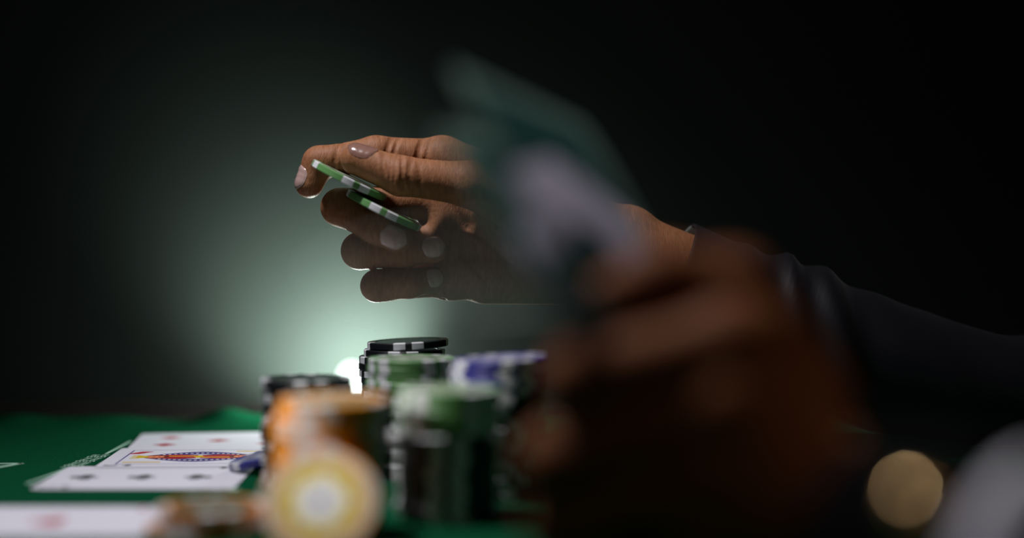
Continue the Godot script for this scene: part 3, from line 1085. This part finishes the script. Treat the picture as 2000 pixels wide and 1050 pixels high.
	obj("sleeve", tube(path, 120, base, 1.6, func(u: float, a: float) -> float:
		var x := 79.0 + u * 360.0
		var top := 0.5 + 0.5 * sin(a)
		var w := 0.0
		for g in [[122.0, 7.0, 2.2, 0.3], [146.0, 7.0, 5.5, 0.7], [170.0, 12.0, 7.0, 0.9], [207.0, 20.0, 3.0, 0.5], [235.0, 14.0, 1.6, 0.9]]:
			var c: float = g[0] + 22.0 * g[3] * cos(a) - 12.0 * sin(a * 2.0) * g[3]
			w += g[2] * exp(-pow((x - c) / g[1], 2.0)) * (0.35 + 0.65 * top)
		return w + 0.5 * sin(x * 0.11 + a * 3.0) * smoothstep(100.0, 140.0, x)), mats.dark_jacket, t)

func person_holding_cards() -> void:
	var base := Vector3(150, 0, 372)
	var t := thing("person", "blurred person in the foreground holding up two cards, white cuff, dark jacket", "person", at(base.x, base.y, base.z))
	var mi := Vector3(59, 85, 346); var mm := Vector3(58, 69, 352); var mr := Vector3(54, 53, 352); var mp := Vector3(48, 39, 348)
	var ip := Vector3(18.5, 76, 345); var id := Vector3(17, 74, 322); var it := Vector3(30, 74, 310)
	var pp := Vector3(12, 54, 345); var pd := Vector3(13, 54, 322); var pt := Vector3(27, 56, 313)
	var rp := Vector3(13, 37, 342); var rd := Vector3(16, 37, 322); var rt := Vector3(29, 39, 315)
	var lp := Vector3(20, 21, 338); var ld := Vector3(22, 23, 322); var lt := Vector3(33, 26, 316)
	var wrist := Vector3(83, 38, 350)
	var cmc := Vector3(80, 70, 332); var tm := Vector3(62, 99, 326); var ti := Vector3(42, 102, 328); var tt := Vector3(25.5, 96.5, 334)
	var f := Field.new([
		[
			[mi, Vector3(86, 44, 350), 12.5, 15], [mm, Vector3(82, 37, 353), 12.5, 16], [mr, Vector3(78, 30, 352), 12, 15], [mp, Vector3(74, 25, 349), 11.5, 14],
			[mi, mp, 10.5, 10], [wrist, Vector3(112, 35, 389), 24, 24], [Vector3(78, 54, 338), Vector3(66, 84, 334), 15, 13],
		],
		[[mi, ip, 11.2, 10], [ip, id, 9.6, 8.6], [id, it, 8.4, 7.4]],
		[[mm, pp, 11.2, 10], [pp, pd, 9.7, 8.7], [pd, pt, 8.4, 7.4]],
		[[mr, rp, 10.8, 9.6], [rp, rd, 9.2, 8.2], [rd, rt, 8, 7]],
		[[mp, lp, 9.6, 8.2], [lp, ld, 8, 7.2], [ld, lt, 7, 6.2]],
		[[cmc, tm, 14, 11.5], [tm, ti, 10.8, 9.6], [ti, tt, 9.4, 7.8]],
	], 1.8, 0.6)
	obj("hand", f.net(base), mats.skin_holding, t)
	var d := Vector3(0.60, -0.06, 0.79).normalized()
	# watch strap and its gold case, cuff, jacket sleeve
	var q := func(s: float) -> Vector3: return wrist + d * s
	obj("watch_strap", tube([[q.call(17.0), 28.0], [q.call(17.8), 29.2], [q.call(30.0), 29.6], [q.call(52.0), 29.6], [q.call(54.0), 28.6]], 72, base, 1.4, func(_u, _a): return 0.0), mats.strap_leather, t)
	var prof := []
	for k in 15:
		var a := -PI / 2 + PI * k / 14.0
		prof.append(Vector2(maxf(0.0, 6.0 * cos(a)), 6.0 * sin(a)))
	var front := (Vector3.BACK - d * d.z).normalized()
	var above := d.cross(front)
	if above.y < 0.0: above = -above
	var stud := obj("watch_stud", lathe(prof, 32).mesh(), mats.gold, t)
	stud.position = (q.call(48.0) + (front * 0.86 + above * 0.51) * 31.5 - base) * MM
	stud.set_meta("label", "small round gold stud catching the light")
	obj("shirt_cuff", tube([[q.call(60.0), 29.4], [q.call(61.0), 30.4], [q.call(65.0), 30.8], [q.call(72.0), 31.0], [q.call(84.0), 30.5]], 72, base, 1.3, func(_u, _a): return 0.0), mats.white_shirt, t)
	var path := along([q.call(76.0) + Vector3(0, 4, 0), q.call(98.0) + Vector3(0, 7, 0), Vector3(186, 44, 452), Vector3(250, 50, 500), Vector3(330, 110, 560)], [32.5, 34, 36, 40, 46], 60)
	obj("jacket_sleeve", tube(path, 90, base, 1.6, func(u: float, a: float) -> float: return 1.2 * sin(u * 40.0 + 2.0 * sin(a * 2.0)) * smoothstep(0.05, 0.2, u)), mats.dark_jacket, t)
	# the two cards in the fingers
	var w := Vector3(0.608, -0.124, -0.784).normalized()
	var h := Vector3(-0.41, 0.765, -0.439)
	h = (h - w * h.dot(w)).normalized()
	var n := w.cross(h).normalized()
	var bowed := card_mesh(0.05)
	var back := card_mat("card_back", back_image())
	var top := Vector3(3.3, 158.5, 289)
	var t1 := Basis(n, deg_to_rad(-8))
	held("front card of the two held up, dark green back with a pale lilac figure", bowed, back, top - t1 * h * 44.0, t1 * h, t1 * w, n)
	var t2 := Basis(n, deg_to_rad(6))
	held("rear card of the two held up, fanned out to the left", bowed, back, top + Vector3(-7.0, -12.0, 0) - t2 * h * 44.0 - n * 0.9, t2 * h, t2 * w, n)

func held(label: String, m: Mesh, mat: Material, p: Vector3, h: Vector3, w: Vector3, n: Vector3) -> void:
	var o := obj(numbered("playing_card"), m, mat)
	o.basis = Basis(h, n, h.cross(n))
	o.position = at(p.x, p.y, p.z)
	tag(o, label, "playing card")

func back_image() -> Image:
	var im := Image.create_empty(int(88 * 4), int(63 * 4), false, Image.FORMAT_RGB8)
	for y in im.get_height():
		for x in im.get_width():
			var u := (x + 0.5) / 4.0 - 44
			var v := (y + 0.5) / 4.0 - 31.5
			var c := Color(0.44, 0.55, 0.50)
			if absf(u) < 39 and absf(v) < 26.5:
				c = Color(0.12, 0.28, 0.26)
				if fmod(absf(u + v), 6.0) < 0.8 or fmod(absf(u - v), 6.0) < 0.8: c = Color(0.18, 0.35, 0.32)
				if u < 16.0 - 0.55 * absf(v + 2.0) and u > -24.0: c = Color(0.88, 0.86, 0.94)
				if Vector2(u + 22.0, v + 2.0).length() < 13.0: c = Color(0.16, 0.30, 0.30)
			im.set_pixel(x, y, c)
	return im
